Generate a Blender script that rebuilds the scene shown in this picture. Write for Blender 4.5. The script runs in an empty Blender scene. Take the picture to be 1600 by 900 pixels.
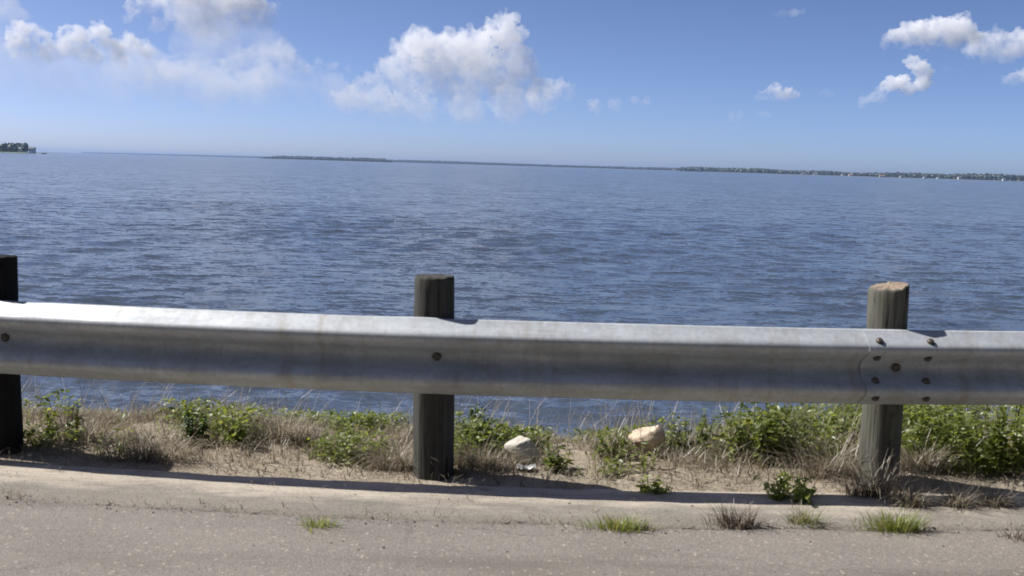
import bpy, bmesh, math, random
import numpy as np
from mathutils import Vector, Matrix, noise as mnoise

random.seed(7)
rng = np.random.default_rng(11)
scene = bpy.context.scene
COL = scene.collection
R = math.radians

# ------------------------------------------------------------------ camera
F = 1570.0                      # focal length in pixels of the 1600 wide photograph
CAMH = 1.37
PITCH = math.atan(191.5 / F)
ROLL = R(1.684)
cam_d = bpy.data.cameras.new("camera")
cam = bpy.data.objects.new("camera", cam_d)
COL.objects.link(cam)
cam_d.sensor_width = 36.0
cam_d.lens = F / 1600.0 * 36.0
cam_d.clip_start = 0.05
cam_d.clip_end = 90000
ROT = Matrix.Rotation(math.pi / 2 - PITCH, 3, 'X') @ Matrix.Rotation(ROLL, 3, 'Z')
cam.matrix_world = Matrix.Translation((0, 0, CAMH)) @ ROT.to_4x4()
scene.camera = cam
cam_d.dof.use_dof = True; cam_d.dof.focus_distance = 150.0; cam_d.dof.aperture_fstop = 6.5
EYE = Vector((0, 0, CAMH))


def ray(u, v):
    return (ROT @ Vector(((u - 800) / F, (450 - v) / F, -1.0))).normalized()


def at_depth(u, v, y):
    d = ray(u, v)
    return EYE + d * (y / d.y)


def at_z(u, v, z):
    d = ray(u, v)
    return EYE + d * ((z - CAMH) / d.z)


# ------------------------------------------------------------------ helpers
def tag(o, label=None, cat=None, group=None, kind=None):
    if label: o["label"] = label
    if cat: o["category"] = cat
    if group: o["group"] = group
    if kind: o["kind"] = kind
    return o


def link(name, me, mat=None, parent=None, loc=None):
    o = bpy.data.objects.new(name, me)
    COL.objects.link(o)
    if mat is not None and me is not None:
        for m in (mat if isinstance(mat, (list, tuple)) else [mat]):
            me.materials.append(m)
    if loc is not None: o.location = loc
    if parent is not None: o.parent = parent
    return o


def empty(name, loc):
    o = bpy.data.objects.new(name, None)
    COL.objects.link(o)
    o.location = loc
    o.empty_display_size = 0.1
    return o


def np_mesh(name, verts, faces, cols=None, smooth=False):
    """verts (n,3), faces (m,k) of one k, cols (n,3)"""
    me = bpy.data.meshes.new(name)
    verts = np.asarray(verts, dtype=np.float32)
    faces = np.asarray(faces, dtype=np.int32)
    m, k = faces.shape
    me.vertices.add(len(verts)); me.vertices.foreach_set("co", verts.ravel())
    me.loops.add(m * k); me.loops.foreach_set("vertex_index", faces.ravel())
    me.polygons.add(m)
    me.polygons.foreach_set("loop_start", np.arange(0, m * k, k, dtype=np.int32))
    me.polygons.foreach_set("use_smooth", np.full(m, smooth, dtype=bool))
    me.update(calc_edges=True)
    if cols is not None:
        a = me.attributes.new("tint", 'FLOAT_COLOR', 'POINT')
        c = np.ones((len(verts), 4), dtype=np.float32); c[:, :3] = cols
        a.data.foreach_set("color", c.ravel())
    me.validate()
    return me


def bm_mesh(name, bm, smooth=False):
    me = bpy.data.meshes.new(name)
    bmesh.ops.recalc_face_normals(bm, faces=bm.faces[:])
    if smooth:
        for f in bm.faces: f.smooth = True
    bm.to_mesh(me); bm.free()
    return me


class NT:
    def __init__(self, mat):
        self.t = mat.node_tree; self.t.nodes.clear()

    def n(self, typ, **kw):
        nd = self.t.nodes.new(typ)
        ins = kw.pop('ins', {})
        for k, v in kw.items(): setattr(nd, k, v)
        for k, v in ins.items():
            if isinstance(v, bpy.types.NodeSocket): self.t.links.new(v, nd.inputs[k])
            else: nd.inputs[k].default_value = v
        return nd

    def l(self, a, b): self.t.links.new(a, b)

    def math(self, op, a, b=None, c=None, clamp=False):
        nd = self.t.nodes.new('ShaderNodeMath'); nd.operation = op; nd.use_clamp = clamp
        for i, v in enumerate((a, b, c)):
            if v is None: continue
            if isinstance(v, bpy.types.NodeSocket): self.t.links.new(v, nd.inputs[i])
            else: nd.inputs[i].default_value = v
        return nd.outputs[0]

    def mix(self, f, a, b, blend='MIX'):
        nd = self.t.nodes.new('ShaderNodeMix'); nd.data_type = 'RGBA'; nd.blend_type = blend
        for i, v in ((0, f), (6, a), (7, b)):
            if isinstance(v, bpy.types.NodeSocket): self.t.links.new(v, nd.inputs[i])
            elif i == 0: nd.inputs[i].default_value = v
            else: nd.inputs[i].default_value = (*v, 1) if len(v) == 3 else v
        return nd.outputs[2]

    def noise(self, vec, scale, detail=4, rough=0.55, dist=0.0):
        nd = self.n('ShaderNodeTexNoise', ins={'Scale': scale, 'Detail': detail, 'Roughness': rough, 'Distortion': dist})
        if vec is not None: self.l(vec, nd.inputs['Vector'])
        return nd

    def ramp(self, fac, stops, interp='LINEAR'):
        nd = self.t.nodes.new('ShaderNodeValToRGB'); nd.color_ramp.interpolation = interp
        e = nd.color_ramp.elements
        while len(e) < len(stops): e.new(0.5)
        for i, (p, c) in enumerate(stops):
            e[i].position = p
            e[i].color = (c, c, c, 1) if isinstance(c, (int, float)) else (*c, 1)
        self.l(fac, nd.inputs[0])
        return nd.outputs[0]

    def mapping(self, vec, scale=(1, 1, 1), rot=(0, 0, 0), loc=(0, 0, 0)):
        nd = self.n('ShaderNodeMapping', ins={'Scale': scale, 'Rotation': rot, 'Location': loc})
        self.l(vec, nd.inputs['Vector'])
        return nd.outputs[0]

    def out(self, surf=None, vol=None):
        o = self.t.nodes.new('ShaderNodeOutputMaterial')
        if surf is not None: self.l(surf, o.inputs['Surface'])
        if vol is not None: self.l(vol, o.inputs['Volume'])


def new_mat(name):
    m = bpy.data.materials.new(name); m.use_nodes = True
    return m, NT(m)


def principled(t, color, rough=0.8, metal=0.0, spec=0.5, normal=None, **extra):
    p = t.n('ShaderNodeBsdfPrincipled')
    for k, v in (('Base Color', color), ('Roughness', rough), ('Metallic', metal), ('Specular IOR Level', spec), ('Normal', normal)):
        if v is None: continue
        if isinstance(v, bpy.types.NodeSocket): t.l(v, p.inputs[k])
        elif k == 'Base Color': p.inputs[k].default_value = (*v, 1)
        else: p.inputs[k].default_value = v
    for k, v in extra.items():
        p.inputs[k].default_value = v
    return p.outputs[0]


def plain(name, color, rough=0.8, var=0.25, scale=8.0, metal=0.0):
    m, t = new_mat(name)
    tc = t.n('ShaderNodeTexCoord')
    n = t.noise(tc.outputs['Object'], scale, 5)
    c = t.mix(n.outputs['Fac'], tuple(x * (1 - var) for x in color), tuple(min(1, x * (1 + var)) for x in color))
    bp = t.n('ShaderNodeBump', ins={'Strength': 0.35, 'Distance': 0.02 / max(1.0, scale / 20), 'Height': n.outputs['Fac']})
    t.out(principled(t, c, rough, metal, normal=bp.outputs[0]))
    return m


# ------------------------------------------------------------------ light
SUN = Vector((-0.85, 0.19, 1.0)).normalized()          # towards the sun
sd = bpy.data.lights.new("sun", 'SUN'); so = bpy.data.objects.new("sun", sd); COL.objects.link(so)
sd.energy = 5.0; sd.angle = R(0.53); sd.color = (1.0, 0.96, 0.90)
so.rotation_euler = (-SUN).to_track_quat('-Z', 'Y').to_euler()
so.location = (-30, 10, 40)

w = bpy.data.worlds.new("World"); scene.world = w; w.use_nodes = True
nt = w.node_tree; nt.nodes.clear()
sky = nt.nodes.new('ShaderNodeTexSky'); sky.sky_type = 'NISHITA'; sky.sun_disc = False
sky.sun_elevation = math.asin(SUN.z); sky.sun_rotation = math.atan2(SUN.x, SUN.y)
sky.altitude = 0; sky.air_density = 0.35; sky.dust_density = 0.75; sky.ozone_density = 8.0
hsv = nt.nodes.new('ShaderNodeMix'); hsv.data_type = 'RGBA'; hsv.blend_type = 'MULTIPLY'; hsv.inputs[0].default_value = 1.0; hsv.inputs[7].default_value = (1.26, 1.09, 1.0, 1)
bg = nt.nodes.new('ShaderNodeBackground'); bg.inputs['Strength'].default_value = 0.112
wo = nt.nodes.new('ShaderNodeOutputWorld')
nt.links.new(sky.outputs[0], hsv.inputs[6]); nt.links.new(hsv.outputs[2], bg.inputs['Color']); nt.links.new(bg.outputs[0], wo.inputs['Surface'])

vs = scene.view_settings
vs.view_transform = 'Standard'; vs.look = 'None'; vs.gamma = 1.0; vs.exposure = 0.45; vs.use_curve_mapping = False
scene.render.engine = 'CYCLES'
cy = scene.cycles
cy.use_denoising = True
cy.max_bounces = 32; cy.volume_bounces = 32; cy.transparent_max_bounces = 16; cy.diffuse_bounces = 3; cy.glossy_bounces = 3
cy.use_adaptive_sampling = True; cy.adaptive_threshold = 0.01
cy.filter_width = 1.6

# ------------------------------------------------------------------ the curve of road and rail
D0, KC, XC = 4.15, 0.028, 0.08
XL = 3.0


def curve_y(x):
    a = x - XC
    if abs(a) <= XL: return D0 + KC * a * a
    s = 1 if a > 0 else -1
    return D0 + KC * XL * XL + 2 * KC * XL * (abs(a) - XL)


def curve_n(x):
    a = max(-XL, min(XL, x - XC))
    n = Vector((-2 * KC * a, 1.0)); n.normalize()
    return n


def P(x, t, z=0.0):
    n = curve_n(x)
    return Vector((x + n.x * t, curve_y(x) + n.y * t, z))


def t_of(px, py):
    x = px
    for _ in range(4):
        n = curve_n(x)
        t = (py - curve_y(x)) / n.y
        x = px - n.x * t
    n = curve_n(x)
    return (py - curve_y(x)) / n.y


WATER_Z = -1.3
BANK = [(-0.6, -0.03), (-0.46, -0.014), (-0.37, -0.014), (-0.28, -0.03), (-0.1, -0.02), (0.0, -0.012), (0.06, -0.004), (0.3, 0.002), (0.75, 0.012), (1.1, -0.12), (1.6, -0.36), (2.4, -0.75),
        (3.4, -1.08), (4.4, -1.45), (6, -2.1), (10, -3.0)]


def bank_z(px, py):
    t = t_of(px, py)
    z = np.interp(t, [b[0] for b in BANK], [b[1] for b in BANK])
    if t > 0.06:
        a = min(1.0, (t - 0.06) / 0.5)
        z += a * (0.07 * mnoise.noise(Vector((px * 1.1, py * 1.1, 3.1))) + 0.035 * mnoise.noise(Vector((px * 3.7, py * 3.7, 9.1)))) + 0.012 * mnoise.noise(Vector((px * 11, py * 11, 2)))
        # the bank stands a little higher towards the right
        z += 0.05 * a * max(0.0, min(1.0, (px - 0.6) / 1.5))
    return float(z)


def ground_hit(u, v):
    d = ray(u, v); s = 2.0
    for _ in range(4000):
        p = EYE + d * s
        if p.z < bank_z(p.x, p.y): break
        s += 0.01
    p = EYE + d * s
    return Vector((p.x, p.y, bank_z(p.x, p.y)))


# ------------------------------------------------------------------ road, gutter, verge
def strip(name, ts, xs, zf, mat, smooth=True):
    V = []; Fc = []
    for x in xs:
        for t in ts:
            p = P(x, t); p.z = zf(p.x, p.y, t, x); V.append(p)
    n = len(ts)
    for i in range(len(xs) - 1):
        for j in range(n - 1):
            Fc.append((i * n + j, (i + 1) * n + j, (i + 1) * n + j + 1, i * n + j + 1))
    me = np_mesh(name, V, Fc, smooth=smooth)
    return link(name, me, mat)


m_asph, t = new_mat("worn_asphalt")
tc = t.n('ShaderNodeTexCoord'); ob = tc.outputs['Object']
ag = t.n('ShaderNodeTexVoronoi', ins={'Scale': 150.0, 'Randomness': 1.0}); t.l(ob, ag.inputs['Vector'])
agc = t.ramp(t.n('ShaderNodeSeparateColor', ins={'Color': ag.outputs['Color']}).outputs[0], [(0.0, (0.10, 0.09, 0.078)), (0.45, (0.19, 0.175, 0.15)), (0.8, (0.28, 0.255, 0.22)), (1.0, (0.42, 0.39, 0.34))])
big = t.noise(t.mapping(ob, (0.5, 2.2, 1)), 2.4, 6, 0.6)
c = t.mix(t.ramp(big.outputs['Fac'], [(0.3, 0.0), (0.7, 1.0)]), (0.125, 0.116, 0.10), (0.25, 0.232, 0.2))
c = t.mix(0.5, c, agc)
fine = t.noise(ob, 260, 3, 0.7)
c = t.mix(0.45, c, t.ramp(fine.outputs['Fac'], [(0.3, 0.1), (0.7, 0.34)]))
stn = t.noise(t.mapping(ob, (0.3, 1.5, 1), loc=(4, 1, 0)), 1.6, 5, 0.65)
c = t.mix(t.math('MULTIPLY', t.ramp(stn.outputs['Fac'], [(0.52, 0.0), (0.68, 1.0)]), 0.45), c, (0.10, 0.09, 0.08))
st2 = t.n('ShaderNodeTexVoronoi', ins={'Scale': 55.0}); t.l(ob, st2.inputs['Vector'])
s2v = t.n('ShaderNodeSeparateColor', ins={'Color': st2.outputs['Color']})
pick = t.math('MULTIPLY', t.math('GREATER_THAN', s2v.outputs[0], 0.72), t.ramp(st2.outputs['Distance'], [(0.25, 1.0), (0.42, 0.0)]))
c = t.mix(t.math('MULTIPLY', pick, 0.7), c, t.mix(s2v.outputs[1], (0.10, 0.09, 0.085), (0.46, 0.42, 0.37)))
wv = t.noise(ob, 2.5, 4, 0.6)
wob = t.n('ShaderNodeVectorMath', operation='MULTIPLY_ADD'); t.l(wv.outputs['Color'], wob.inputs[0]); wob.inputs[1].default_value = (0.5, 0.5, 0); t.l(ob, wob.inputs[2])
vc = t.n('ShaderNodeTexVoronoi', feature='DISTANCE_TO_EDGE', ins={'Scale': 0.75}); t.l(t.mapping(wob.outputs[0], (0.55, 1, 1)), vc.inputs['Vector'])
ckm = t.noise(ob, 1.3, 3)
crk = t.math('MULTIPLY', t.ramp(vc.outputs['Distance'], [(0.0, 1.0), (0.006, 0.0)]), t.ramp(ckm.outputs['Fac'], [(0.45, 0.0), (0.6, 0.5)]))
c = t.mix(crk, c, (0.045, 0.04, 0.036))
bh = t.math('ADD', t.math('MULTIPLY', ag.outputs['Distance'], -1.0), t.math('MULTIPLY', fine.outputs['Fac'], 0.6))
c = t.mix(1.0, c, (0.94, 0.89, 0.84), 'MULTIPLY')
bp = t.n('ShaderNodeBump', ins={'Strength': 0.5, 'Distance': 0.003, 'Height': bh})
t.out(principled(t, c, 0.9, normal=bp.outputs[0], spec=0.3))

m_conc, t = new_mat("sandy_concrete")
tc = t.n('ShaderNodeTexCoord'); ob = tc.outputs['Object']
n1 = t.noise(t.mapping(ob, (0.8, 3.0, 1)), 3.0, 7, 0.65)
c = t.ramp(n1.outputs['Fac'], [(0.25, (0.25, 0.215, 0.175)), (0.5, (0.41, 0.36, 0.295)), (0.75, (0.52, 0.46, 0.385))])
n2 = t.noise(ob, 90, 4, 0.7)
c = t.mix(0.35, c, t.ramp(n2.outputs['Fac'], [(0.35, (0.18, 0.155, 0.12)), (0.65, (0.56, 0.5, 0.42))]))
n3 = t.noise(t.mapping(ob, (1, 4, 1), loc=(2, 7, 0)), 4.0, 6, 0.7)
c = t.mix(t.math('MULTIPLY', t.ramp(n3.outputs['Fac'], [(0.55, 0.0), (0.66, 1.0)]), 0.6), c, (0.17, 0.15, 0.12))
atf = t.n('ShaderNodeAttribute', attribute_name="tint")
wear = t.math('ADD', atf.outputs['Fac'], t.math('MULTIPLY', t.math('SUBTRACT', n1.outputs['Fac'], 0.5), 0.9))
grit = t.mix(0.5, t.ramp(n2.outputs['Fac'], [(0.3, (0.10, 0.092, 0.08)), (0.7, (0.34, 0.31, 0.265))]), t.ramp(n1.outputs['Fac'], [(0.3, (0.15, 0.135, 0.115)), (0.7, (0.27, 0.245, 0.21))]))
c = t.mix(t.ramp(wear, [(0.3, 1.0), (0.68, 0.0)]), c, grit)
bp = t.n('ShaderNodeBump', ins={'Strength': 0.5, 'Distance': 0.006, 'Height': n2.outputs['Fac']})
t.out(principled(t, c, 0.92, normal=bp.outputs[0], spec=0.25))

m_soil, t = new_mat("dry_soil")
tc = t.n('ShaderNodeTexCoord'); ob = tc.outputs['Object']
n1 = t.noise(ob, 2.2, 7, 0.65)
c = t.ramp(n1.outputs['Fac'], [(0.3, (0.22, 0.18, 0.135)), (0.5, (0.38, 0.325, 0.255)), (0.7, (0.50, 0.44, 0.36))])
n2 = t.noise(ob, 45, 5, 0.7)
c = t.mix(0.5, c, t.ramp(n2.outputs['Fac'], [(0.3, (0.11, 0.09, 0.065)), (0.55, (0.32, 0.27, 0.205)), (0.75, (0.55, 0.49, 0.4))]))
bp = t.n('ShaderNodeBump', ins={'Strength': 0.8, 'Distance': 0.02, 'Height': n2.outputs['Fac']})
t.out(principled(t, c, 0.95, normal=bp.outputs[0], spec=0.15))

xs_road = list(np.concatenate([np.arange(-60, -6, 2.0), np.arange(-6, 6.01, 0.06), np.arange(8, 60.1, 2.0)]))


def jag(x, s):
    return 0.022 * mnoise.noise(Vector((x * 2.3, s, 0))) + 0.014 * mnoise.noise(Vector((x * 8.1, s + 3, 0))) + 0.006 * mnoise.noise(Vector((x * 27, s + 6, 0)))


def edge_strip(name, t0, t1, nrow, zf, mat, j0, j1, gap=False):
    V = []; Fc = []; C = []
    for x in xs_road:
        a = t0 + (jag(x, j0) if j0 is not None else 0); b = t1 + (jag(x, j1) if j1 is not None else 0)
        if gap: a += max(0.0, 0.012 * mnoise.noise(Vector((x * 3.1, 77, 0))) + 0.006 * mnoise.noise(Vector((x * 19, 7, 0))))
        for q in range(nrow):
            f = q / (nrow - 1)
            if q == nrow - 2: f = 1 - 0.012 / (b - a)
            if q == 1: f = 0.012 / (b - a)
            C.append((f, f, f)); p = P(x, a + (b - a) * f); p.z = zf(p, f); V.append(p)
    for i in range(len(xs_road) - 1):
        for j in range(nrow - 1):
            Fc.append((i * nrow + j, (i + 1) * nrow + j, (i + 1) * nrow + j + 1, i * nrow + j + 1))
    return link(name, np_mesh(name, V, Fc, C, smooth=True), mat)


road = edge_strip("road", -9.0, -0.416, 40, lambda p, f: 0.0 - (0.012 if f > 0.999 else 0) + 0.003 * mnoise.noise(Vector((p.x * 3, p.y * 3, 0))), m_asph, None, 1.0)
tag(road, kind="structure")
gut = edge_strip("pavement", -0.409, 0.03, 14, lambda p, f: 0.003 - (0.012 if f < 0.001 else 0) - (0.03 if f > 0.999 else 0) + 0.004 * mnoise.noise(Vector((p.x * 6, p.y * 6, 4))), m_conc, 1.0, 9.0, gap=True)
tag(gut, kind="structure")

ts_bank = list(np.concatenate([[-0.6, -0.46, -0.37, -0.28, -0.1], np.arange(0.0, 2.6, 0.05), np.arange(2.7, 6.1, 0.3), [8, 10]]))
bank = strip("ground", ts_bank, list(np.concatenate([np.arange(-60, -6, 3.0), np.arange(-6, 6.01, 0.05), np.arange(9, 60.1, 3.0)])),
             lambda px, py, t, x: bank_z(px, py), m_soil)
tag(bank, kind="structure")
# unseen land behind the road, its turf made dark to cut light bounced onto the rail
V = [(-60, -60, -0.03), (60, -60, -0.03), (60, 7.5, -0.06), (-60, 7.5, -0.06)]
m_turf = plain("low_bounce_turf", (0.06, 0.075, 0.03), 0.95, 0.4, 1.5)
land = strip("terrain", [-60, -30, -8.9], [-60, -30, 0, 30, 60], lambda px, py, t, x: -0.05, m_turf); tag(land, kind="structure")

# ------------------------------------------------------------------ water
def build_water():
    r0, r1 = 6.3, 14500.0
    rows = [r0]
    while rows[-1] < r1:
        r = rows[-1]
        rows.append(r * (1.0055 if r < 60 else 1.011 if r < 600 else 1.05))
    rows = np.array(rows)
    ang = np.concatenate([np.linspace(-78, -36, 70)[:-1], np.linspace(-36, 36, 560), np.linspace(36, 78, 70)[1:]])
    ang = np.radians(ang)
    rr, aa = np.meshgrid(rows, ang, indexing='ij')
    X = np.tan(aa * 0.97) * rr; Y = rr.copy()
    X = np.clip(X, -14000, 14000)
    Z = np.zeros_like(X)
    sp = np.maximum(rr * 0.0055, np.where(rr < 60, rr * 0.0055, np.where(rr < 600, rr * 0.011, rr * 0.05)))
    g = np.random.default_rng(5)
    for i in range(90):
        lam = 0.2 * (2.6 / 0.2) ** g.random()
        th = R(96) + g.normal() * R(33)
        k = 2 * math.pi / lam
        amp = 0.0030 * lam ** 0.75
        ph = g.random() * 6.283
        arg = k * (X * math.cos(th) + Y * math.sin(th)) + ph
        s = np.sin(arg)
        s = s + 0.22 * (np.cos(2 * arg)) * -1
        fade = np.clip((lam / sp - 3.0) / 3.0, 0, 1)
        Z += amp * s * fade
    # gusts: patches of rougher and calmer chop
    G = 0.75 + 0.35 * np.sin(X * 0.11 + 2 * np.sin(Y * 0.05)) * np.sin(Y * 0.17 + 1.3) + 0.2 * np.sin(X * 0.31 + Y * 0.23)
    Z *= np.clip(G, 0.3, 1.5)
    V = np.stack([X, Y, Z + WATER_Z], -1).reshape(-1, 3)
    nr, nc = X.shape
    idx = np.arange(nr * nc).reshape(nr, nc)
    Fc = np.stack([idx[:-1, :-1], idx[:-1, 1:], idx[1:, 1:], idx[1:, :-1]], -1).reshape(-1, 4)
    return np_mesh("water", V, Fc, smooth=True)


m_water, t = new_mat("bay_water")
tc = t.n('ShaderNodeTexCoord'); ob = tc.outputs['Object']


def slope(scale, stretch, amp, loc):
    nd = t.noise(t.mapping(ob, (stretch, 1, 1), loc=loc), scale, 2.0, 0.5)
    v = t.n('ShaderNodeVectorMath', operation='SUBTRACT'); t.l(nd.outputs['Color'], v.inputs[0]); v.inputs[1].default_value = (0.5, 0.5, 0.5)
    s = t.n('ShaderNodeVectorMath', operation='MULTIPLY'); t.l(v.outputs[0], s.inputs[0]); s.inputs[1].default_value = (amp * 0.7, amp, 0.0)
    return s.outputs[0]


def vadd(a, b):
    v = t.n('ShaderNodeVectorMath', operation='ADD'); t.l(a, v.inputs[0]); t.l(b, v.inputs[1]); return v.outputs[0]


sl = vadd(vadd(slope(11.0, 0.7, 1.0, (0, 0, 0)), slope(4.0, 0.5, 1.2, (3, 5, 0))), slope(1.3, 0.4, 0.75, (9, 2, 0)))
sl = vadd(sl, slope(0.3, 0.3, 0.3, (1, 8, 0)))
gust = t.noise(t.mapping(ob, (0.12, 1, 1)), 0.035, 4, 0.6)
gs = t.ramp(gust.outputs['Fac'], [(0.3, 0.9), (0.5, 1.0), (0.7, 1.1)])
scl = t.n('ShaderNodeVectorMath', operation='SCALE'); t.l(sl, scl.inputs[0]); t.l(gs, scl.inputs['Scale'])
geo = t.n('ShaderNodeNewGeometry')
nv = vadd(geo.outputs['Normal'], scl.outputs[0])
nn = t.n('ShaderNodeVectorMath', operation='NORMALIZE'); t.l(nv, nn.inputs[0])
tur = t.noise(t.mapping(ob, (0.3, 1, 1)), 0.02, 3)
wc = t.mix(tur.outputs['Fac'], (0.048, 0.064, 0.092), (0.060, 0.074, 0.098))
t.out(principled(t, wc, 0.12, normal=nn.outputs[0], spec=0.5, IOR=1.333))
water = link("water", build_water(), m_water); tag(water, kind="structure")

# ------------------------------------------------------------------ guardrail
m_galv, t = new_mat("weathered_galvanised_steel")
tc = t.n('ShaderNodeTexCoord'); ob = tc.outputs['Object']
n1 = t.noise(t.mapping(ob, (0.7, 3, 3)), 5.0, 7, 0.6)
n2 = t.n('ShaderNodeTexVoronoi', ins={'Scale': 60.0}); t.l(ob, n2.inputs['Vector'])
n4 = t.noise(t.mapping(ob, (6, 1, 0.6)), 3.0, 5, 0.6)
c = t.ramp(n1.outputs['Fac'], [(0.3, (0.36, 0.39, 0.42)), (0.7, (0.52, 0.55, 0.58))])
c = t.mix(0.10, c, t.n('ShaderNodeRGBToBW', ins={'Color': n2.outputs['Color']}).outputs[0])
c = t.mix(t.math('MULTIPLY', t.ramp(n4.outputs['Fac'], [(0.52, 0.0), (0.72, 1.0)]), 0.45), c, (0.30, 0.25, 0.19))
sc_ = t.noise(t.mapping(ob, (0.5, 30, 60)), 6.0, 3, 0.5)
sck = t.math('MULTIPLY', t.ramp(sc_.outputs['Fac'], [(0.66, 0.0), (0.70, 1.0)]), t.ramp(n4.outputs['Fac'], [(0.4, 0.0), (0.6, 0.8)]))
c = t.mix(sck, c, (0.16, 0.15, 0.14))
n5 = t.noise(t.mapping(ob, (2.2, 1, 2.2)), 2.0, 8, 0.7)
c = t.mix(t.math('MULTIPLY', t.ramp(n5.outputs['Fac'], [(0.5, 0.0), (0.62, 1.0)]), 0.22), c, (0.20, 0.18, 0.155))
rg = t.ramp(n1.outputs['Fac'], [(0.3, 0.66), (0.7, 0.5)])
bp = t.n('ShaderNodeBump', ins={'Strength': 0.08, 'Distance': 0.004, 'Height': n1.outputs['Fac']})
t.out(principled(t, c, rg, 0.2, normal=bp.outputs[0]))
m_bolt = plain("bolt_steel", (0.10, 0.085, 0.07), 0.5, 0.5, 60, 0.5)


def wood(name, dark, light, green):
    m, t = new_mat(name)
    tc = t.n('ShaderNodeTexCoord'); ob = tc.outputs['Object']
    g = t.noise(t.mapping(ob, (26, 26, 1.3)), 2.2, 8, 0.65, 0.4)
    c = t.ramp(g.outputs['Fac'], [(0.28, dark), (0.5, tuple((a + b) / 2 for a, b in zip(dark, light))), (0.72, light)])
    p = t.noise(t.mapping(ob, (1, 1, 0.5)), 9.0, 5, 0.6)
    c = t.mix(t.math('MULTIPLY', t.ramp(p.outputs['Fac'], [(0.5, 0.0), (0.7, 1.0)]), 0.5), c, green)
    ck = t.noise(t.mapping(ob, (30, 30, 1.6)), 1.2, 4, 0.6, 1.2)
    crk = t.ramp(ck.outputs['Fac'], [(0.33, 1.0), (0.37, 0.0)])
    c = t.mix(t.math('MULTIPLY', crk, 0.75), c, tuple(0.25 * a for a in dark))
    bh = t.math('SUBTRACT', g.outputs['Fac'], crk)
    bp = t.n('ShaderNodeBump', ins={'Strength': 0.7, 'Distance': 0.008, 'Height': bh})
    kv = t.n('ShaderNodeTexVoronoi', ins={'Scale': 5.5}); t.l(t.mapping(ob, (1, 1, 0.8), loc=(0.3, 0.1, 0.2)), kv.inputs['Vector'])
    kn = t.ramp(kv.outputs['Distance'], [(0.06, 1.0), (0.13, 0.0)])
    c = t.mix(t.math('MULTIPLY', kn, 0.7), c, tuple(0.4 * a for a in dark))
    t.out(principled(t, c, 0.9, normal=bp.outputs[0], spec=0.2))
    return m


m_wood = wood("weathered_post_wood", (0.022, 0.021, 0.019), (0.105, 0.102, 0.092), (0.055, 0.06, 0.042))
m_gwood = wood("grey_green_post_wood", (0.045, 0.043, 0.037), (0.19, 0.185, 0.155), (0.095, 0.11, 0.07))
m_dwood = wood("dark_post_wood", (0.006, 0.005, 0.005), (0.022, 0.02, 0.018), (0.014, 0.015, 0.011))
m_cut = plain("split_wood", (0.23, 0.18, 0.13), 0.9, 0.7, 50)

RAIL_TOP = at_depth(800, 501, D0 + 0.083).z
# cross section: (distance below the top edge, distance towards the road)
PROF = [(0.006, 0.004), (0.0, 0.0), (0.004, 0.004), (0.022, 0.030), (0.040, 0.058), (0.050, 0.073), (0.060, 0.081), (0.072, 0.083), (0.084, 0.080), (0.094, 0.070),
        (0.108, 0.046), (0.120, 0.024), (0.130, 0.010), (0.142, 0.002), (0.156, 0.0), (0.170, 0.002), (0.182, 0.010), (0.192, 0.024), (0.204, 0.046), (0.218, 0.070),
        (0.228, 0.080), (0.240, 0.083), (0.252, 0.081), (0.262, 0.073), (0.272, 0.058), (0.290, 0.030), (0.308, 0.004), (0.312, 0.0), (0.308, 0.0005)]


PROF = [(d * 1.058, f) for d, f in PROF]


def rail_pt(x, drop, fwd, off=0.0):
    p = P(x, 0.083 - fwd - off)
    dent = sum(a * math.exp(-((x - c) / wd) ** 2) for c, wd, a in ((-0.24, 0.06, -0.003), (-0.40, 0.13, 0.003), (1.83, 0.06, -0.002), (-2.12, 0.06, -0.003)))
    p.z = RAIL_TOP - drop + dent * max(0, 1 - drop / 0.05)
    p.y += 0.004 * math.sin(x * 1.9 + 0.7) * 0.5
    return p


def build_panel(x0, x1, off):
    xs = np.linspace(x0, x1, int((x1 - x0) / 0.04) + 2)
    V = []; Fc = []
    n = len(PROF)
    th = 0.0027
    for x in xs:
        for d, f in PROF: V.append(rail_pt(x, d, f, off))
    N = len(V)
    for x in xs:
        for d, f in PROF: V.append(rail_pt(x, d, f, off - th))
    for i in range(len(xs) - 1):
        for j in range(n - 1):
            a = i * n + j
            Fc.append((a, a + 1, a + n + 1, a + n)); Fc.append((N + a, N + a + n, N + a + n + 1, N + a + 1))
        for j in (0, n - 1):
            a = i * n + j
            Fc.append((a, a + n, N + a + n, N + a))
    for i in (0, len(xs) - 1):
        for j in range(n - 1):
            a = i * n + j; q = len(V)
            V += [V[a], V[N + a], V[N + a + 1], V[a + 1]]
            Fc.append((q, q + 1, q + 2, q + 3))
    return np_mesh("rail_panel", V, Fc, smooth=True)


def x_on_rail(u, v, fwd):
    y = D0
    for _ in range(5):
        p = at_depth(u, v, y); y = P(p.x, 0.083 - fwd).y
    return at_depth(u, v, y).x


seam_x = x_on_rail(1345, 575, 0.0)
lap_end = x_on_rail(1470, 575, 0.0)
guard = empty("guardrail", P(0, 0.17, 0.02))
tag(guard, "galvanised steel guardrail on round wooden posts along the road above the water", "guardrail")


def child(name, me, mat, parent=guard):
    o = link(name, me, mat, None)
    o.parent = parent
    o.matrix_parent_inverse = Matrix.Translation(-parent.location) if parent.parent is None else Matrix.Translation(-guard.location)
    return o


pa = child("rail_panel", build_panel(-5.9, lap_end, 0.0), m_galv)
pb = child("rail_panel", build_panel(seam_x, 6.2, 0.0075), m_galv)


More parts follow.
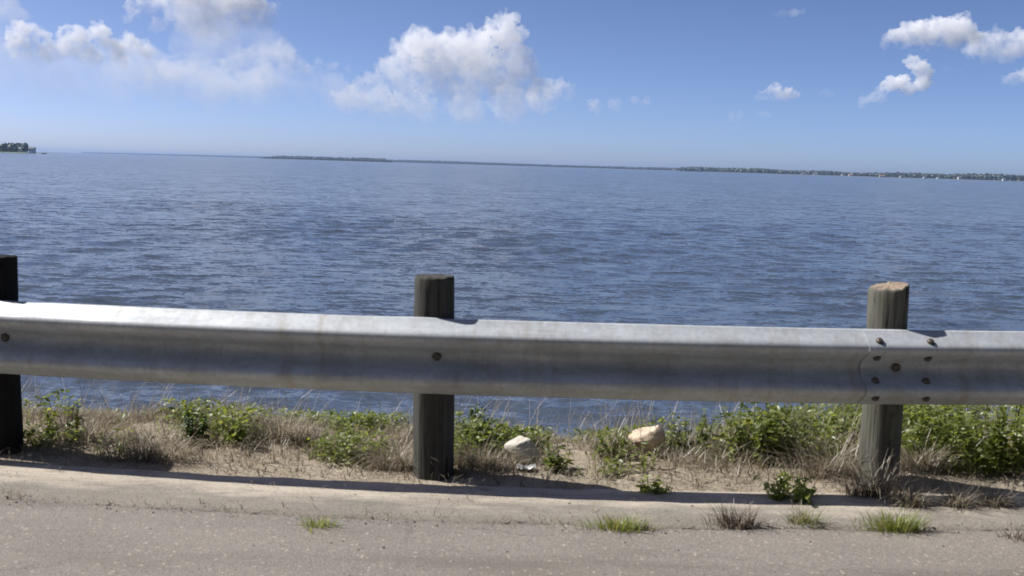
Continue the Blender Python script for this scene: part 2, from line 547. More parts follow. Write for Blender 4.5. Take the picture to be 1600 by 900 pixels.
def build_post(cx, cy, z0, z1, r, lean, seed, splinter=False, mat=None):
    bm = bmesh.new()
    ns, rows = 36, 26
    rings = []
    zs = [z0 + (z1 - z0) * i / (rows - 1) for i in range(rows)]
    zs = zs[:-1] + [z1 - 0.012, z1 - 0.004, z1]
    for q, z in enumerate(zs):
        ring = []
        for k in range(ns):
            a = 2 * math.pi * k / ns
            rr = r * (1.0 - 0.03 * (z - z0)) + 0.006 * mnoise.noise(Vector((math.cos(a) * 2, math.sin(a) * 2, z * 1.2 + seed))) + 0.0025 * mnoise.noise(Vector((math.cos(a) * 9, math.sin(a) * 9, z * 3 + seed)))
            if q == len(zs) - 2: rr -= 0.002
            if q == len(zs) - 1: rr -= 0.007
            zz = z
            if q >= len(zs) - 3:
                zz += 0.008 * mnoise.noise(Vector((math.cos(a) * 3, math.sin(a) * 3, seed)))
                if splinter: zz += 0.016 * max(-0.6, math.cos(a - 0.35)) + 0.012 * mnoise.noise(Vector((math.cos(a) * 5, math.sin(a) * 5, seed + 4)))
            ring.append(bm.verts.new((cx + math.cos(a) * rr + lean * (z - z0), cy + math.sin(a) * rr, zz)))
        rings.append(ring)
    for i in range(len(rings) - 1):
        for k in range(ns):
            f = bm.faces.new((rings[i][k], rings[i][(k + 1) % ns], rings[i + 1][(k + 1) % ns], rings[i + 1][k])); f.smooth = True
    cv = Vector((0, 0, 0))
    for v_ in rings[-1]: cv += v_.co
    cvt = bm.verts.new(cv / ns + Vector((0, 0, 0.001)))
    for k in range(ns):
        f = bm.faces.new((rings[-1][k], rings[-1][(k + 1) % ns], cvt)); f.material_index = 1
    bm.faces.new(list(reversed(rings[0])))
    return bm_mesh("post", bm)


def bolt_mesh(p, nrm, r, h):
    bm = bmesh.new()
    q = Vector((0, 0, 1)).rotation_difference(Vector(nrm)).to_matrix()
    ns = 14; rings = []
    for rr, zz in ((1.25, 0.0), (1.25, 0.12), (1.0, 0.18), (1.0, 0.45), (0.86, 0.75), (0.55, 0.95)):
        rings.append([bm.verts.new(Vector(p) + q @ Vector((math.cos(6.2832 * k / ns) * r * rr, math.sin(6.2832 * k / ns) * r * rr, zz * h - 0.002))) for k in range(ns)])
    for i in range(len(rings) - 1):
        for k in range(ns):
            bm.faces.new((rings[i][k], rings[i][(k + 1) % ns], rings[i + 1][(k + 1) % ns], rings[i + 1][k]))
    bm.faces.new(rings[-1]); bm.faces.new(list(reversed(rings[0])))
    return bm_mesh("bolt", bm)


POST_R = 0.089


def post_from_pixels(u, vtop, vmid, seed, mat, lean=0.0, splinter=False, label=None):
    y = D0 + 0.2
    for _ in range(6):
        p = at_depth(u, vmid, y); y = P(p.x, 0.083 + POST_R + 0.004).y
    p = at_depth(u, vmid, y)
    zt = at_depth(u, vtop, y - POST_R * 0.6).z
    me = build_post(p.x, p.y, -0.45, zt, POST_R, lean, seed, splinter)
    o = child("post", me, [mat, m_cut if splinter else mat])
    if label: o["label"] = label
    return p


p_l = post_from_pixels(2, 402, 650, 1.0, m_dwood, label="dark, nearly black wooden post")
p_m = post_from_pixels(681, 433, 650, 2.0, m_wood, lean=-0.014, label="flat topped weathered grey post")
p_r = post_from_pixels(1381, 449, 650, 3.0, m_gwood, lean=-0.015, splinter=True, label="grey post with a split pale top at the rail joint")
for px_ in (p_l.x - 1.93, p_r.x + 1.93):
    q = P(px_, 0.083 + POST_R + 0.004)
    child("post", build_post(q.x, q.y, -0.45, 0.86, POST_R, 0, px_), [m_wood, m_wood])


def add_bolt(name, x, j, r=0.0155, off=0.0075, zoff=0.0):
    """bolt on profile index j"""
    d, f = PROF[j]; d2, f2 = PROF[j + 1]; d1, f1 = PROF[j - 1]
    p = rail_pt(x, d + zoff, f, off)
    tz, ty = -(d2 - d1), -(f2 - f1)
    nrm = Vector((0, tz, -ty)); nrm.normalize()
    if nrm.y > 0: nrm = -nrm
    child(name, bolt_mesh(p, nrm, r, 0.016), m_bolt)


bx1 = x_on_rail(1369, 560, 0.04); bx2 = x_on_rail(1448, 560, 0.04)
for x in (bx1, bx2):
    for j in (4, 10, 18, 24): add_bolt("splice_bolt", x, j)
add_bolt("post_bolt", x_on_rail(1400, 573, 0), 14, 0.019)
add_bolt("post_bolt", x_on_rail(682, 560, 0), 14, 0.019, 0.0)
add_bolt("post_bolt", x_on_rail(5, 530, 0), 14, 0.019, 0.0)

# ------------------------------------------------------------------ vegetation
def plant_mat(name, rough=0.7, trans=0.35, tm=(1.7, 1.6, 0.8)):
    m, t = new_mat(name)
    at = t.n('ShaderNodeAttribute', attribute_name="tint")
    d = t.n('ShaderNodeBsdfDiffuse', ins={'Color': at.outputs['Color']})
    tr = t.n('ShaderNodeBsdfTranslucent'); 
    tcol = t.mix(1.0, at.outputs['Color'], tm, 'MULTIPLY'); t.l(tcol, tr.inputs['Color'])
    mx = t.n('ShaderNodeMixShader', ins={0: trans, 1: d.outputs[0], 2: tr.outputs[0]})
    gl = t.n('ShaderNodeBsdfGlossy', ins={'Roughness': 0.45, 'Color': (1, 1, 1, 1)})
    mx2 = t.n('ShaderNodeMixShader', ins={0: 0.04, 1: mx.outputs[0], 2: gl.outputs[0]})
    t.out(mx2.outputs[0])
    return m


m_leaf = plant_mat("weed_leaf", trans=0.52)
m_dry = plant_mat("dry_blade", trans=0.4, tm=(1.25, 1.2, 1.05))


def blades(base, L, lean_dir, lean, width, cols, g, segs=3):
    """curved grass blades; all arrays of length n"""
    n = len(base)
    Vs = []
    side = np.stack([-np.sin(lean_dir + g.normal(0, 0.6, n)), np.cos(lean_dir + g.normal(0, 0.6, n)), np.zeros(n)], -1)
    ld = np.stack([np.cos(lean_dir), np.sin(lean_dir), np.zeros(n)], -1)
    for i in range(segs + 1):
        f = i / segs
        ang = lean * f
        c = base + ld * (L * f * np.sin(ang))[:, None] + np.array([0, 0, 1.0]) * (L * f * np.cos(ang * 0.9))[:, None]
        wv = (width * (1 - f * 0.85))[:, None] * side * 0.5
        Vs += [c - wv, c + wv]
    V = np.stack(Vs, 1)                                     # n, 2*(segs+1), 3
    k = 2 * (segs + 1)
    tpl = np.array([(2 * i, 2 * i + 1, 2 * i + 3, 2 * i + 2) for i in range(segs)])
    Fc = (np.arange(n)[:, None, None] * k + tpl[None]).reshape(-1, 4)
    C = np.repeat(cols[:, None, :], k, 1)
    return V.reshape(-1, 3), Fc, C.reshape(-1, 3)


def leaves(cen, nrm, axis, ln, wd, cols, g):
    """folded oval leaves of four quads (a midrib and two halves)"""
    n = len(cen)
    side = np.cross(nrm, axis); side /= np.linalg.norm(side, axis=1)[:, None] + 1e-9
    pts = []
    prof = ((0.0, 0.06), (0.33, 0.5), (0.7, 0.42), (1.0, 0.03))
    fold = 0.25; droop = g.uniform(0.05, 0.35, n)[:, None]
    for f, wf in prof:
        mid = cen + axis * (ln * f)[:, None] - nrm * (droop * ln[:, None] * f * f)
        e = side * (wd * wf)[:, None]; up = nrm * (wd * wf * fold)[:, None]
        pts += [mid - e + up, mid, mid + e + up]
    V = np.stack(pts, 1)
    tpl = []
    for i in range(3):
        tpl += [(3 * i, 3 * i + 1, 3 * i + 4, 3 * i + 3), (3 * i + 1, 3 * i + 2, 3 * i + 5, 3 * i + 4)]
    Fc = (np.arange(n)[:, None, None] * 12 + np.array(tpl)[None]).reshape(-1, 4)
    return V.reshape(-1, 3), Fc, np.repeat(cols[:, None, :], 12, 1).reshape(-1, 3)


def join(parts):
    V, Fc, C, o = [], [], [], 0
    for v, f, c in parts:
        V.append(v); Fc.append(f + o); C.append(c); o += len(v)
    return np.concatenate(V), np.concatenate(Fc), np.concatenate(C)


def mixcol(g, n, a, b, jit=0.15):
    f = g.random(n)[:, None]
    return (np.array(a) * (1 - f) + np.array(b) * f) * (1 + g.normal(0, jit, n))[:, None].clip(-0.5, 0.6)


STRAW_A, STRAW_B = (0.30, 0.245, 0.18), (0.66, 0.59, 0.47)
GREEN_A, GREEN_B = (0.14, 0.20, 0.042), (0.40, 0.46, 0.13)


def scatter(n, x0, x1, t0, t1, g, dens):
    out = []
    while len(out) < n:
        x = g.uniform(x0, x1); tt = g.uniform(t0, t1)
        if g.random() > dens(x, tt): continue
        p = P(x, tt); out.append((p.x, p.y, bank_z(p.x, p.y)))
    return np.array(out)


def clumpy(x, t):
    a = 0.5 + 0.9 * mnoise.noise(Vector((x * 1.7, t * 2.6, 21.0))) + 0.4 * mnoise.noise(Vector((x * 5, t * 6, 5.0)))
    near = min(1.0, max(0.0, (t - 0.15) / 0.5))
    return max(0.0, min(1.0, a)) * (0.12 + 0.88 * near)


g = np.random.default_rng(21)
# straw thatch on the verge and bank
b0 = scatter(66000, -4.2, 4.2, 0.12, 2.0, g, clumpy)
n = len(b0)
hb = np.array([0.5 + 0.8 * max(0, mnoise.noise(Vector((p[0] * 1.4, p[1] * 1.4, 7)))) for p in b0])
L = g.uniform(0.06, 0.22, n) * hb
v1 = blades(b0, L, g.uniform(0, 6.283, n), g.uniform(0.5, 1.75, n), g.uniform(0.0025, 0.006, n), mixcol(g, n, STRAW_A, STRAW_B), g)
b1 = scatter(16000, -4.2, 4.2, 0.03, 2.0, g, lambda x, t: 0.8)     # flat litter
n = len(b1)
b1[:, 2] += 0.004
v2 = blades(b1, g.uniform(0.03, 0.11, n), g.uniform(0, 6.283, n), g.uniform(1.35, 1.6, n), g.uniform(0.002, 0.006, n), mixcol(g, n, (0.20, 0.15, 0.1), (0.6, 0.52, 0.4)), g)
b3 = scatter(2600, -4.2, 4.2, 0.35, 1.6, g, lambda x, t: clumpy(x, t) * 0.5 + 0.5 * (x > 0.4))
n = len(b3)
v3 = blades(b3, g.uniform(0.16, 0.36, n), g.uniform(0, 6.283, n), g.uniform(0.15, 1.0, n), g.uniform(0.0025, 0.0045, n), mixcol(g, n, STRAW_A, STRAW_B), g, 4)
V, Fc, C = join([v1, v2, v3])
dry = link("grass", np_mesh("dry_grass", V, Fc, C), m_dry)
tag(dry, "matted straw coloured dry grass covering the roadside bank", "dry grass", kind="stuff")
# short green growth
b2 = scatter(20000, -4.2, 4.2, 0.2, 2.0, g, lambda x, t: max(0, min(1, 2.4 * mnoise.noise(Vector((x * 2.1 + 4, t * 2.7, 50))) - 0.1 + 0.35 * max(0, min(1, x - 0.5)) )))
hb2 = np.array([0.6 + 0.9 * max(0, mnoise.noise(Vector((p[0] * 1.9, p[1] * 1.9, 17)))) + 0.6 * max(0, min(1.2, p[0] - 0.7)) for p in b2])
n = len(b2)
v1 = blades(b2, g.uniform(0.04, 0.17, n) * hb2, g.uniform(0, 6.283, n), g.uniform(0.2, 1.2, n), g.uniform(0.003, 0.007, n), mixcol(g, n, GREEN_A, GREEN_B), g)
n2 = 46000; ci = g.integers(0, n, n2)
cen = b2[ci] + np.stack([g.normal(0, .02, n2), g.normal(0, .02, n2), g.uniform(0.01, 0.17, n2) * hb2[ci]], -1)
ax = g.normal(0, 1, (n2, 3)); ax[:, 2] = np.abs(ax[:, 2]) * 0.4; ax /= np.linalg.norm(ax, axis=1)[:, None]
nr = g.normal(0, 0.5, (n2, 3)) + np.array([0, 0, 1.0]); nr -= ax * (nr * ax).sum(1)[:, None]; nr /= np.linalg.norm(nr, axis=1)[:, None]
v2 = leaves(cen, nr, ax, g.uniform(0.014, 0.042, n2), g.uniform(0.008, 0.02, n2), mixcol(g, n2, GREEN_A, GREEN_B), g)
V, Fc, C = join([v1, v2])
grn = link("ground_cover", np_mesh("ground_cover", V, Fc, C), m_leaf)
tag(grn, "low patchy green weeds and grass growing through the dry straw", "ground cover", kind="stuff")


def leafy_plant(u, v, hpx, wpx, label, seed, leaf=(0.022, 0.05), nst=14, nlf=22, ca=GREEN_A, cb=GREEN_B, name="leafy_weed", group="green weeds growing on the bank", cat="weed", p=None):
    g = np.random.default_rng(seed)
    if p is None: p = ground_hit(u, v)
    sc_ = p.y / F
    H, W = hpx * sc_, wpx * sc_
    parts = []; stems = []
    for s in range(nst):
        a = g.uniform(0, 6.283); rad = math.sqrt(g.random()) * W * 0.28
        b = np.array([math.cos(a) * rad, math.sin(a) * rad * 0.7, -0.01])
        a2 = a + g.normal(0, 0.6); out = g.uniform(0.05, 0.5) * W * 0.5
        top = b + np.array([math.cos(a2) * out, math.sin(a2) * out * 0.8, H * g.uniform(0.4, 1.15)])
        mid = (b + top) / 2 + np.array([math.cos(a2), math.sin(a2), 0]) * -0.1 * out + np.array([0, 0, 0.06 * H])
        ff = np.linspace(0, 1, 7)[:, None]
        path = b * (1 - ff) ** 2 + mid * 2 * ff * (1 - ff) + top * ff ** 2
        stems.append(path)
        k = nlf
        fl = g.uniform(0.15, 1.0, k); ii = np.minimum((fl * 6).astype(int), 5); fr = fl * 6 - ii
        cen = path[ii] * (1 - fr)[:, None] + path[ii + 1] * fr[:, None]
        aa = g.uniform(0, 6.283, k); el = g.normal(0.25, 0.4, k)
        ax = np.stack([np.cos(aa) * np.cos(el), np.sin(aa) * np.cos(el), np.sin(el)], -1)
        nr = np.tile([0, 0, 1.0], (k, 1)) + g.normal(0, 0.45, (k, 3)); nr -= ax * (nr * ax).sum(1)[:, None]; nr /= np.linalg.norm(nr, axis=1)[:, None]
        ln = g.uniform(leaf[0], leaf[1], k) * (1.15 - 0.45 * fl)
        parts.append(leaves(cen, nr, ax, ln, ln * g.uniform(0.26, 0.6, k), mixcol(g, k, ca, cb), g))
    o = empty(name, p)
    tag(o, label, cat, group)
    V, Fc, C = join(parts)
    link("foliage", np_mesh("foliage", V, Fc, C), m_leaf, o)
    SV, SF, SC = [], [], []
    for path in stems:
        o_ = len(SV)
        for i, q in enumerate(path):
            rr = 0.0028 * (1 - 0.1 * i)
            for a in (0, 2.09, 4.19): SV.append(q + np.array([math.cos(a) * rr, math.sin(a) * rr, 0]))
        for i in range(6):
            for a in range(3):
                SF.append((o_ + 3 * i + a, o_ + 3 * i + (a + 1) % 3, o_ + 3 * i + 3 + (a + 1) % 3, o_ + 3 * i + 3 + a))
        SC += [(0.12, 0.12, 0.05)] * (len(SV) - o_)
    link("stem", np_mesh("stem", np.array(SV), np.array(SF), np.array(SC)), m_leaf, o)
    return o


def tuft(u, v, hpx, wpx, label, seed, ca, cb, nb=160, name="grass_tuft", group="tufts in the crack along the pavement edge", cat="grass tuft", lean=(0.2, 1.1), mat=None, p=None):
    g = np.random.default_rng(seed)
    if p is None: p = ground_hit(u, v) if v < 770 else at_z(u, v, 0.0)
    sc_ = p.y / F; H, W = hpx * sc_ , wpx * sc_
    b = np.stack([g.normal(0, W * 0.24, nb), g.normal(0, 0.02, nb), np.full(nb, -0.012)], -1)
    d = np.arctan2(g.normal(0, 1, nb), b[:, 0] / (W * 0.2) + g.normal(0, 0.8, nb))
    V, Fc, C = blades(b, g.uniform(0.45, 1.25, nb) * H, d, g.uniform(lean[0], lean[1], nb), g.uniform(0.003, 0.006, nb), np.where(g.random(nb)[:, None] < 0.22, mixcol(g, nb, STRAW_A, STRAW_B), mixcol(g, nb, ca, cb)), g, 4)
    o = link(name, np_mesh(name, V, Fc, C), mat or m_leaf, None, p)
    tag(o, label, cat, group)
    return o


LG_A, LG_B = (0.22, 0.30, 0.055), (0.45, 0.52, 0.14)
leafy_plant(100, 690, 75, 110, "spindly green weed by the dark post with the water behind it", 31, nst=10, nlf=16)
leafy_plant(305, 690, 55, 60, "small dark green weed standing alone in straw between the dark post and middle post", 32, nst=10, nlf=18, ca=(0.04, 0.09, 0.012), cb=(0.12, 0.21, 0.03))
leafy_plant(370, 695, 50, 60, "small bright green weed just right of the dark lone weed", 33, nst=9, nlf=18, ca=LG_A, cb=LG_B)
leafy_plant(555, 678, 68, 150, "wide bushy weed reaching up to the rail, close on the left of the middle post", 34, nst=26, nlf=24)
leafy_plant(735, 690, 60, 60, "dark green weed right behind the middle post", 35, nst=10, nlf=18, ca=(0.04, 0.08, 0.012), cb=(0.11, 0.19, 0.03))
leafy_plant(835, 680, 55, 70, "thin upright weed behind the white rock against the water", 36, nst=10, nlf=15)
leafy_plant(870, 735, 42, 60, "low weed in front of and to the right of the white rock", 37, nst=10, nlf=16)
leafy_plant(955, 715, 40, 70, "low weed to the left of the tan rock", 38, nst=11, nlf=16)
leafy_plant(1075, 715, 75, 90, "mid green weed to the right of the tan rock", 39, nst=15, nlf=20)
leafy_plant(1185, 722, 100, 140, "largest dense green weed, with dark gaps inside, left of the split post", 40, nst=36, nlf=28, leaf=(0.025, 0.06))
leafy_plant(1300, 690, 65, 110, "pale green weed touching the rail just left of the split post", 41, nst=16, nlf=20, ca=LG_A, cb=LG_B)
leafy_plant(1485, 705, 80, 120, "bright green weed just right of the split post", 42, nst=26, nlf=26, ca=LG_A, cb=LG_B)
leafy_plant(1575, 735, 115, 110, "tall bright green weed at the photo's right edge", 43, nst=30, nlf=26, ca=LG_A, cb=LG_B, leaf=(0.025, 0.055))
leafy_plant(1235, 785, 45, 120, "sprawling green weed spilling over the shaded pavement edge", 44, nst=22, nlf=14, ca=LG_A, cb=LG_B)
leafy_plant(1020, 772, 30, 60, "small weed on the shadow edge below the grey stick", 45, nst=8, nlf=12, ca=LG_A, cb=LG_B)
leafy_plant(845, 640, 30, 60, "weed tips on the lower bank just under the rail right of the middle post", 46, nst=8, nlf=14)

tuft(498, 822, 22, 50, "small lone green tuft on the asphalt left of the middle post", 51, LG_A, LG_B, 160)
tuft(968, 826, 30, 110, "long low green tuft in the pavement crack below the tan rock", 52, LG_A, LG_B, 330)
tuft(1150, 822, 42, 75, "purplish brown dead tuft in the pavement crack", 53, (0.09, 0.06, 0.05), (0.27, 0.2, 0.17), 230, mat=m_dry)
tuft(1255, 818, 34, 60, "faded thin green tuft between the dead tuft and the bright tuft", 54, (0.16, 0.2, 0.06), (0.34, 0.36, 0.15), 150)
tuft(1398, 828, 38, 90, "thick bright green tuft in the crack below the split post", 55, LG_A, LG_B, 380)
tuft(1588, 842, 24, 50, "small brown dead tuft at the photo's right edge", 56, (0.09, 0.06, 0.045), (0.28, 0.2, 0.14), 90, mat=m_dry)
sd_ = 60
for (u, v, h, wd, lab) in ((1360, 775, 70, 90, "tall straw clump at the foot of the split post"),
                           (1300, 745, 70, 120, "bleached straw clump left of the split post's foot"),
                           (1440, 735, 60, 80, "straw clump rising right behind the split post"),
                           (1420, 790, 42, 40, "nodding straw clump hanging over the pavement right of the split post's foot"),
                           (1495, 792, 42, 30, "short straw clump hanging over the shaded pavement edge"),
                           (1550, 790, 40, 40, "straw clump over the shaded pavement near the photo's right edge"),
                           (620, 735, 70, 110, "wide straw clump left of the middle post's foot"),
                           (755, 730, 50, 80, "straw clump between the middle post and the white rock"),
                           (225, 720, 60, 140, "broad straw clump beyond the dark post's shadow"),
                           (445, 690, 60, 110, "brownish straw clump beneath the rail midway between dark and middle posts"),
                           (130, 690, 42, 130, "low brown straw clump beside the dark post"),
                           (990, 690, 62, 60, "wispy tall straw clump behind the tan rock")):
    tuft(u, v, h, wd, lab, sd_, STRAW_A, STRAW_B, 330, "straw_clump", "straw clumps on the bank", "dry grass", (0.3, 1.5), m_dry); sd_ += 1

# grit swept against the pavement edge
g = np.random.default_rng(33)
IV1, IF1 = (lambda bm: (bmesh.ops.create_icosphere(bm, subdivisions=1, radius=1.0), np.array([x.co[:] for x in bm.verts]), np.array([[q.index for q in x.verts] for x in bm.faces]))[1:])(bmesh.new())
n = 1000
gx = g.uniform(-4, 4, n); gt = np.where(g.random(n) < 0.6, g.normal(-0.40, 0.05, n), g.uniform(-0.75, 0.05, n))
keep = np.array([mnoise.noise(Vector((a * 1.6, b * 3, 8))) > -0.15 for a, b in zip(gx, gt)])
gx, gt = gx[keep], gt[keep]; n = len(gx)
gr = 0.0014 + 0.0045 * g.random(n) ** 3
gc = np.array([P(a, b, 0.002 + 0.3 * q) for a, b, q in zip(gx, gt, gr)])
V = IV1[None] * (1 + g.normal(0, 0.2, (n, len(IV1), 1))) * np.stack([gr, gr, gr * 0.7], -1)[:, None, :] + gc[:, None, :]
Fc = (np.arange(n)[:, None, None] * len(IV1) + IF1[None]).reshape(-1, 3)
C = np.repeat(mixcol(g, n, (0.30, 0.27, 0.23), (0.6, 0.54, 0.46))[:, None, :], len(IV1), 1).reshape(-1, 3)
m_grit, t = new_mat("grit"); t.out(principled(t, t.n('ShaderNodeAttribute', attribute_name="tint").outputs['Color'], 0.9, spec=0.2))
tag(link("gravel", np_mesh("gravel", V.reshape(-1, 3), Fc, C), m_grit), "fine grit and gravel scattered along the pavement edge", "gravel", kind="stuff")
n = 1000
lx = g.uniform(-4, 4, n); lt = np.where(g.random(n) < 0.7, g.normal(-0.41, 0.035, n), g.uniform(-0.4, 0.04, n))
lb = np.array([P(a, b, 0.007) for a, b in zip(lx, lt)])
V, Fc, C = blades(lb, g.uniform(0.015, 0.07, n), g.uniform(0, 6.283, n), np.full(n, 1.57), g.uniform(0.0015, 0.004, n), mixcol(g, n, (0.34, 0.28, 0.2), (0.6, 0.52, 0.4)), g)
tag(link("debris", np_mesh("debris", V, Fc, C), m_dry), "loose bits of dead straw blown along the pavement crack", "debris", kind="stuff")

# ------------------------------------------------------------------ stones, stick, litter
def stone(u, v, wpx, hpx, seed, mat, name, label, tilt=0.0, flat=0.8):
    p = ground_hit(u, v); s = p.y / F
    bm = bmesh.new(); bmesh.ops.create_icosphere(bm, subdivisions=4, radius=1.0)
    rs = np.random.default_rng(seed)
    planes = [(Vector(rs.normal(0, 1, 3)).normalized(), rs.uniform(0.6, 0.86)) for _ in range(12)]
    for vt in bm.verts:
        c = vt.co
        for nrm, d in planes:
            e = c.dot(nrm) - d
            if e > 0: c -= nrm * e
        c += c.normalized() * (0.05 * mnoise.noise(c * 3 + Vector((seed, 0, 0))) + 0.02 * mnoise.noise(c * 9))
    m = Matrix.Rotation(tilt, 3, 'Y') @ Matrix.Diagonal((wpx * s * 0.56, wpx * s * 0.5, hpx * s * 1.02))
    for vt in bm.verts:
        vt.co = m @ vt.co
        vt.co.z *= 0.78 + 0.3 * vt.co.x / (wpx * s * 0.56)
    zmin = min(v_.co.z for v_ in bm.verts)
    for vt in bm.verts: vt.co.z -= zmin + 0.12 * hpx * s
    o = link(name, bm_mesh(name, bm, False), mat, None, p)
    tag(o, label, "rock", "pale rocks in the weeds")
    return o


m_r1 = plain("pale_stone", (0.50, 0.465, 0.41), 0.9, 0.5, 28)
m_r2 = plain("tan_stone", (0.55, 0.44, 0.33), 0.9, 0.4, 26)
stone(815, 722, 42, 40, 3, m_r1, "rock", "whitish angular rock leaning in the straw right of the middle post", R(-30))
stone(1010, 705, 54, 34, 8, m_r2, "rock", "smooth tan rock among green weeds, farther right of the middle post", R(-12))

pa_, pb_ = ground_hit(985, 731), ground_hit(1055, 739)
bm = bmesh.new(); rings = []
for i in range(9):
    f = i / 8; c = pa_.lerp(pb_, f) + Vector((0, 0, 0.014 + 0.006 * math.sin(f * 7)))
    rr = 0.009 - 0.004 * f
    rings.append([bm.verts.new(c - pa_ + Vector((0, math.cos(k * 1.047) * rr, math.sin(k * 1.047) * rr))) for k in range(6)])
for i in range(8):
    for k in range(6): bm.faces.new((rings[i][k], rings[i][(k + 1) % 6], rings[i + 1][(k + 1) % 6], rings[i + 1][k]))
bm.faces.new(rings[0]); bm.faces.new(rings[-1])
o = link("stick", bm_mesh("stick", bm, True), plain("driftwood", (0.34, 0.28, 0.23), 0.9, 0.3, 60), None, pa_)
tag(o, "pale grey dead stick lying on the soil below the tan rock", "stick")

pl = ground_hit(822, 737)
bm = bmesh.new()
bmesh.ops.create_grid(bm, x_segments=10, y_segments=8, size=0.5)
for vt in bm.verts:
    x, y = vt.co.x, vt.co.y
    vt.co = Vector((x * 0.085, y * 0.05, 0.018 + 0.02 * mnoise.noise(Vector((x * 4, y * 4, 1))) + 0.008 * mnoise.noise(Vector((x * 11, y * 11, 5)))))
bmesh.ops.solidify(bm, geom=bm.faces[:], thickness=0.0012)
o = link("paper_scrap", bm_mesh("paper_scrap", bm), plain("white_paper", (0.8, 0.8, 0.82), 0.7, 0.06, 20), None, pl)
tag(o, "crumpled white scrap of litter at the edge of the guardrail's shadow", "litter")

# ------------------------------------------------------------------ far shores
def ico(sub):
    bm = bmesh.new(); bmesh.ops.create_icosphere(bm, subdivisions=sub, radius=1.0)
    v = np.array([x.co[:] for x in bm.verts]); f = np.array([[q.index for q in x.verts] for x in bm.faces]); bm.free()
    return v, f


IV, IF = ico(2)


def crowns(cent, rad, zscale, g, ca, cb):
    n = len(cent)
    V = np.repeat(IV[None], n, 0).copy()
    V *= (1 + g.normal(0, 0.16, (n, len(IV))))[:, :, None]
    V[:, :, 2] *= zscale[:, None]
    V = V * rad[:, None, None] + cent[:, None, :]
    Fc = (np.arange(n)[:, None, None] * len(IV) + IF[None]).reshape(-1, 3)
    C = np.repeat(mixcol(g, n, ca, cb, 0.2)[:, None, :], len(IV), 1).reshape(-1, 3)
    return V.reshape(-1, 3), Fc, C


m_tree = plant_mat("tree_leaf", trans=0.1)
m_trunk = plain("bark", (0.10, 0.08, 0.06), 0.95, 0.3, 2)
m_shore = plain("shore_soil", (0.17, 0.16, 0.10), 0.95, 0.3, 0.05)


def shore_x(u, y):
    return at_depth(u, 0, y).x if False else (u - 800) / F * y * 1.008


def woods(name, label, u0, u1, y0, y1, h_fn, g, depth=120, per=1.0):
    """a wooded shore from pixel column u0 at distance y0 to u1 at y1"""
    x0, x1 = shore_x(u0, y0), shore_x(u1, y1)
    ln = math.hypot(x1 - x0, y1 - y0)
    n = int(ln / 5.0 * per)
    f = g.random(n); dd = g.random(n) * depth
    cx = x0 + (x1 - x0) * f; cy_ = y0 + (y1 - y0) * f + dd
    h = np.array([h_fn(a) for a in f]) * g.uniform(0.8, 1.05, n) * (0.75 + 0.25 * dd / depth)
    rad = np.clip(h * g.uniform(0.28, 0.42, n), 1.2, 9)
    cen = np.stack([cx, cy_, WATER_Z + np.maximum(h - rad * 1.1, rad * 0.7)], -1)
    low = cen.copy(); low[:, 2] = WATER_Z + rad * 0.7 + 0.5
    V, Fc, C = join([crowns(cen, rad, np.full(n, 1.1), g, (0.04, 0.065, 0.026), (0.058, 0.085, 0.034)), crowns(low, rad, np.full(n, 0.9), g, (0.03, 0.05, 0.018), (0.06, 0.085, 0.028))])
    o = link(name, np_mesh(name, V, Fc, C), m_tree)
    tag(o, label, "woods", kind="stuff")
    # ground under it
    bm = bmesh.new(); k = 60; rows = []
    for i in range(k + 1):
        q = i / k; x = x0 + (x1 - x0) * q; y = y0 + (y1 - y0) * q + 6 * math.sin(q * 23) + 4 * math.sin(q * 57)
        sh = min(1, q * 12, (1 - q) * 12)
        rows.append([bm.verts.new((x, y - 22 * sh, WATER_Z - 0.6)), bm.verts.new((x, y - 12 * sh, WATER_Z + 0.7 * sh)), bm.verts.new((x, y + depth * (0.3 + 0.7 * sh), WATER_Z + 1.4 * sh)), bm.verts.new((x, y + (depth + 20) * (0.3 + 0.7 * sh), WATER_Z - 0.6))])
    for i in range(k):
        for j in range(3): bm.faces.new((rows[i][j], rows[i + 1][j], rows[i + 1][j + 1], rows[i][j + 1]))
    s = link("shore", bm_mesh("shore", bm), m_shore); tag(s, kind="structure")
    return o


g = np.random.default_rng(77)
woods("woods", "wooded far shore with houses along the right half of the horizon", 1060, 1680, 3650, 2500, lambda f: 16 + 2 * math.sin(f * 9) + 1.5 * math.sin(f * 31), g, 130, 6.0)
woods("woods", "low hazy wooded shore fading out along the middle of the horizon", 560, 1150, 6600, 4600, lambda f: 17 + 3 * math.sin(f * 7) , g, 200, 2.6)
woods("woods", "long dark wooded island on the horizon over the middle post", 405, 604, 4300, 3900, lambda f: 16.5 * min(1, 0.35 + f * 5, 0.45 + (1 - f) * 9), g, 130, 3.0)
woods("woods", "faint thin line of distant trees between the wooded point and the island", 130, 420, 11500, 9000, lambda f: 13 + 8 * f, g, 200, 1.2)
woods("woods", "dark wooded point at the photo's left edge", -800, 16, 1750, 1330, lambda f: 12.5 + 1.5 * math.sin(f * 14), g, 90, 3.5)


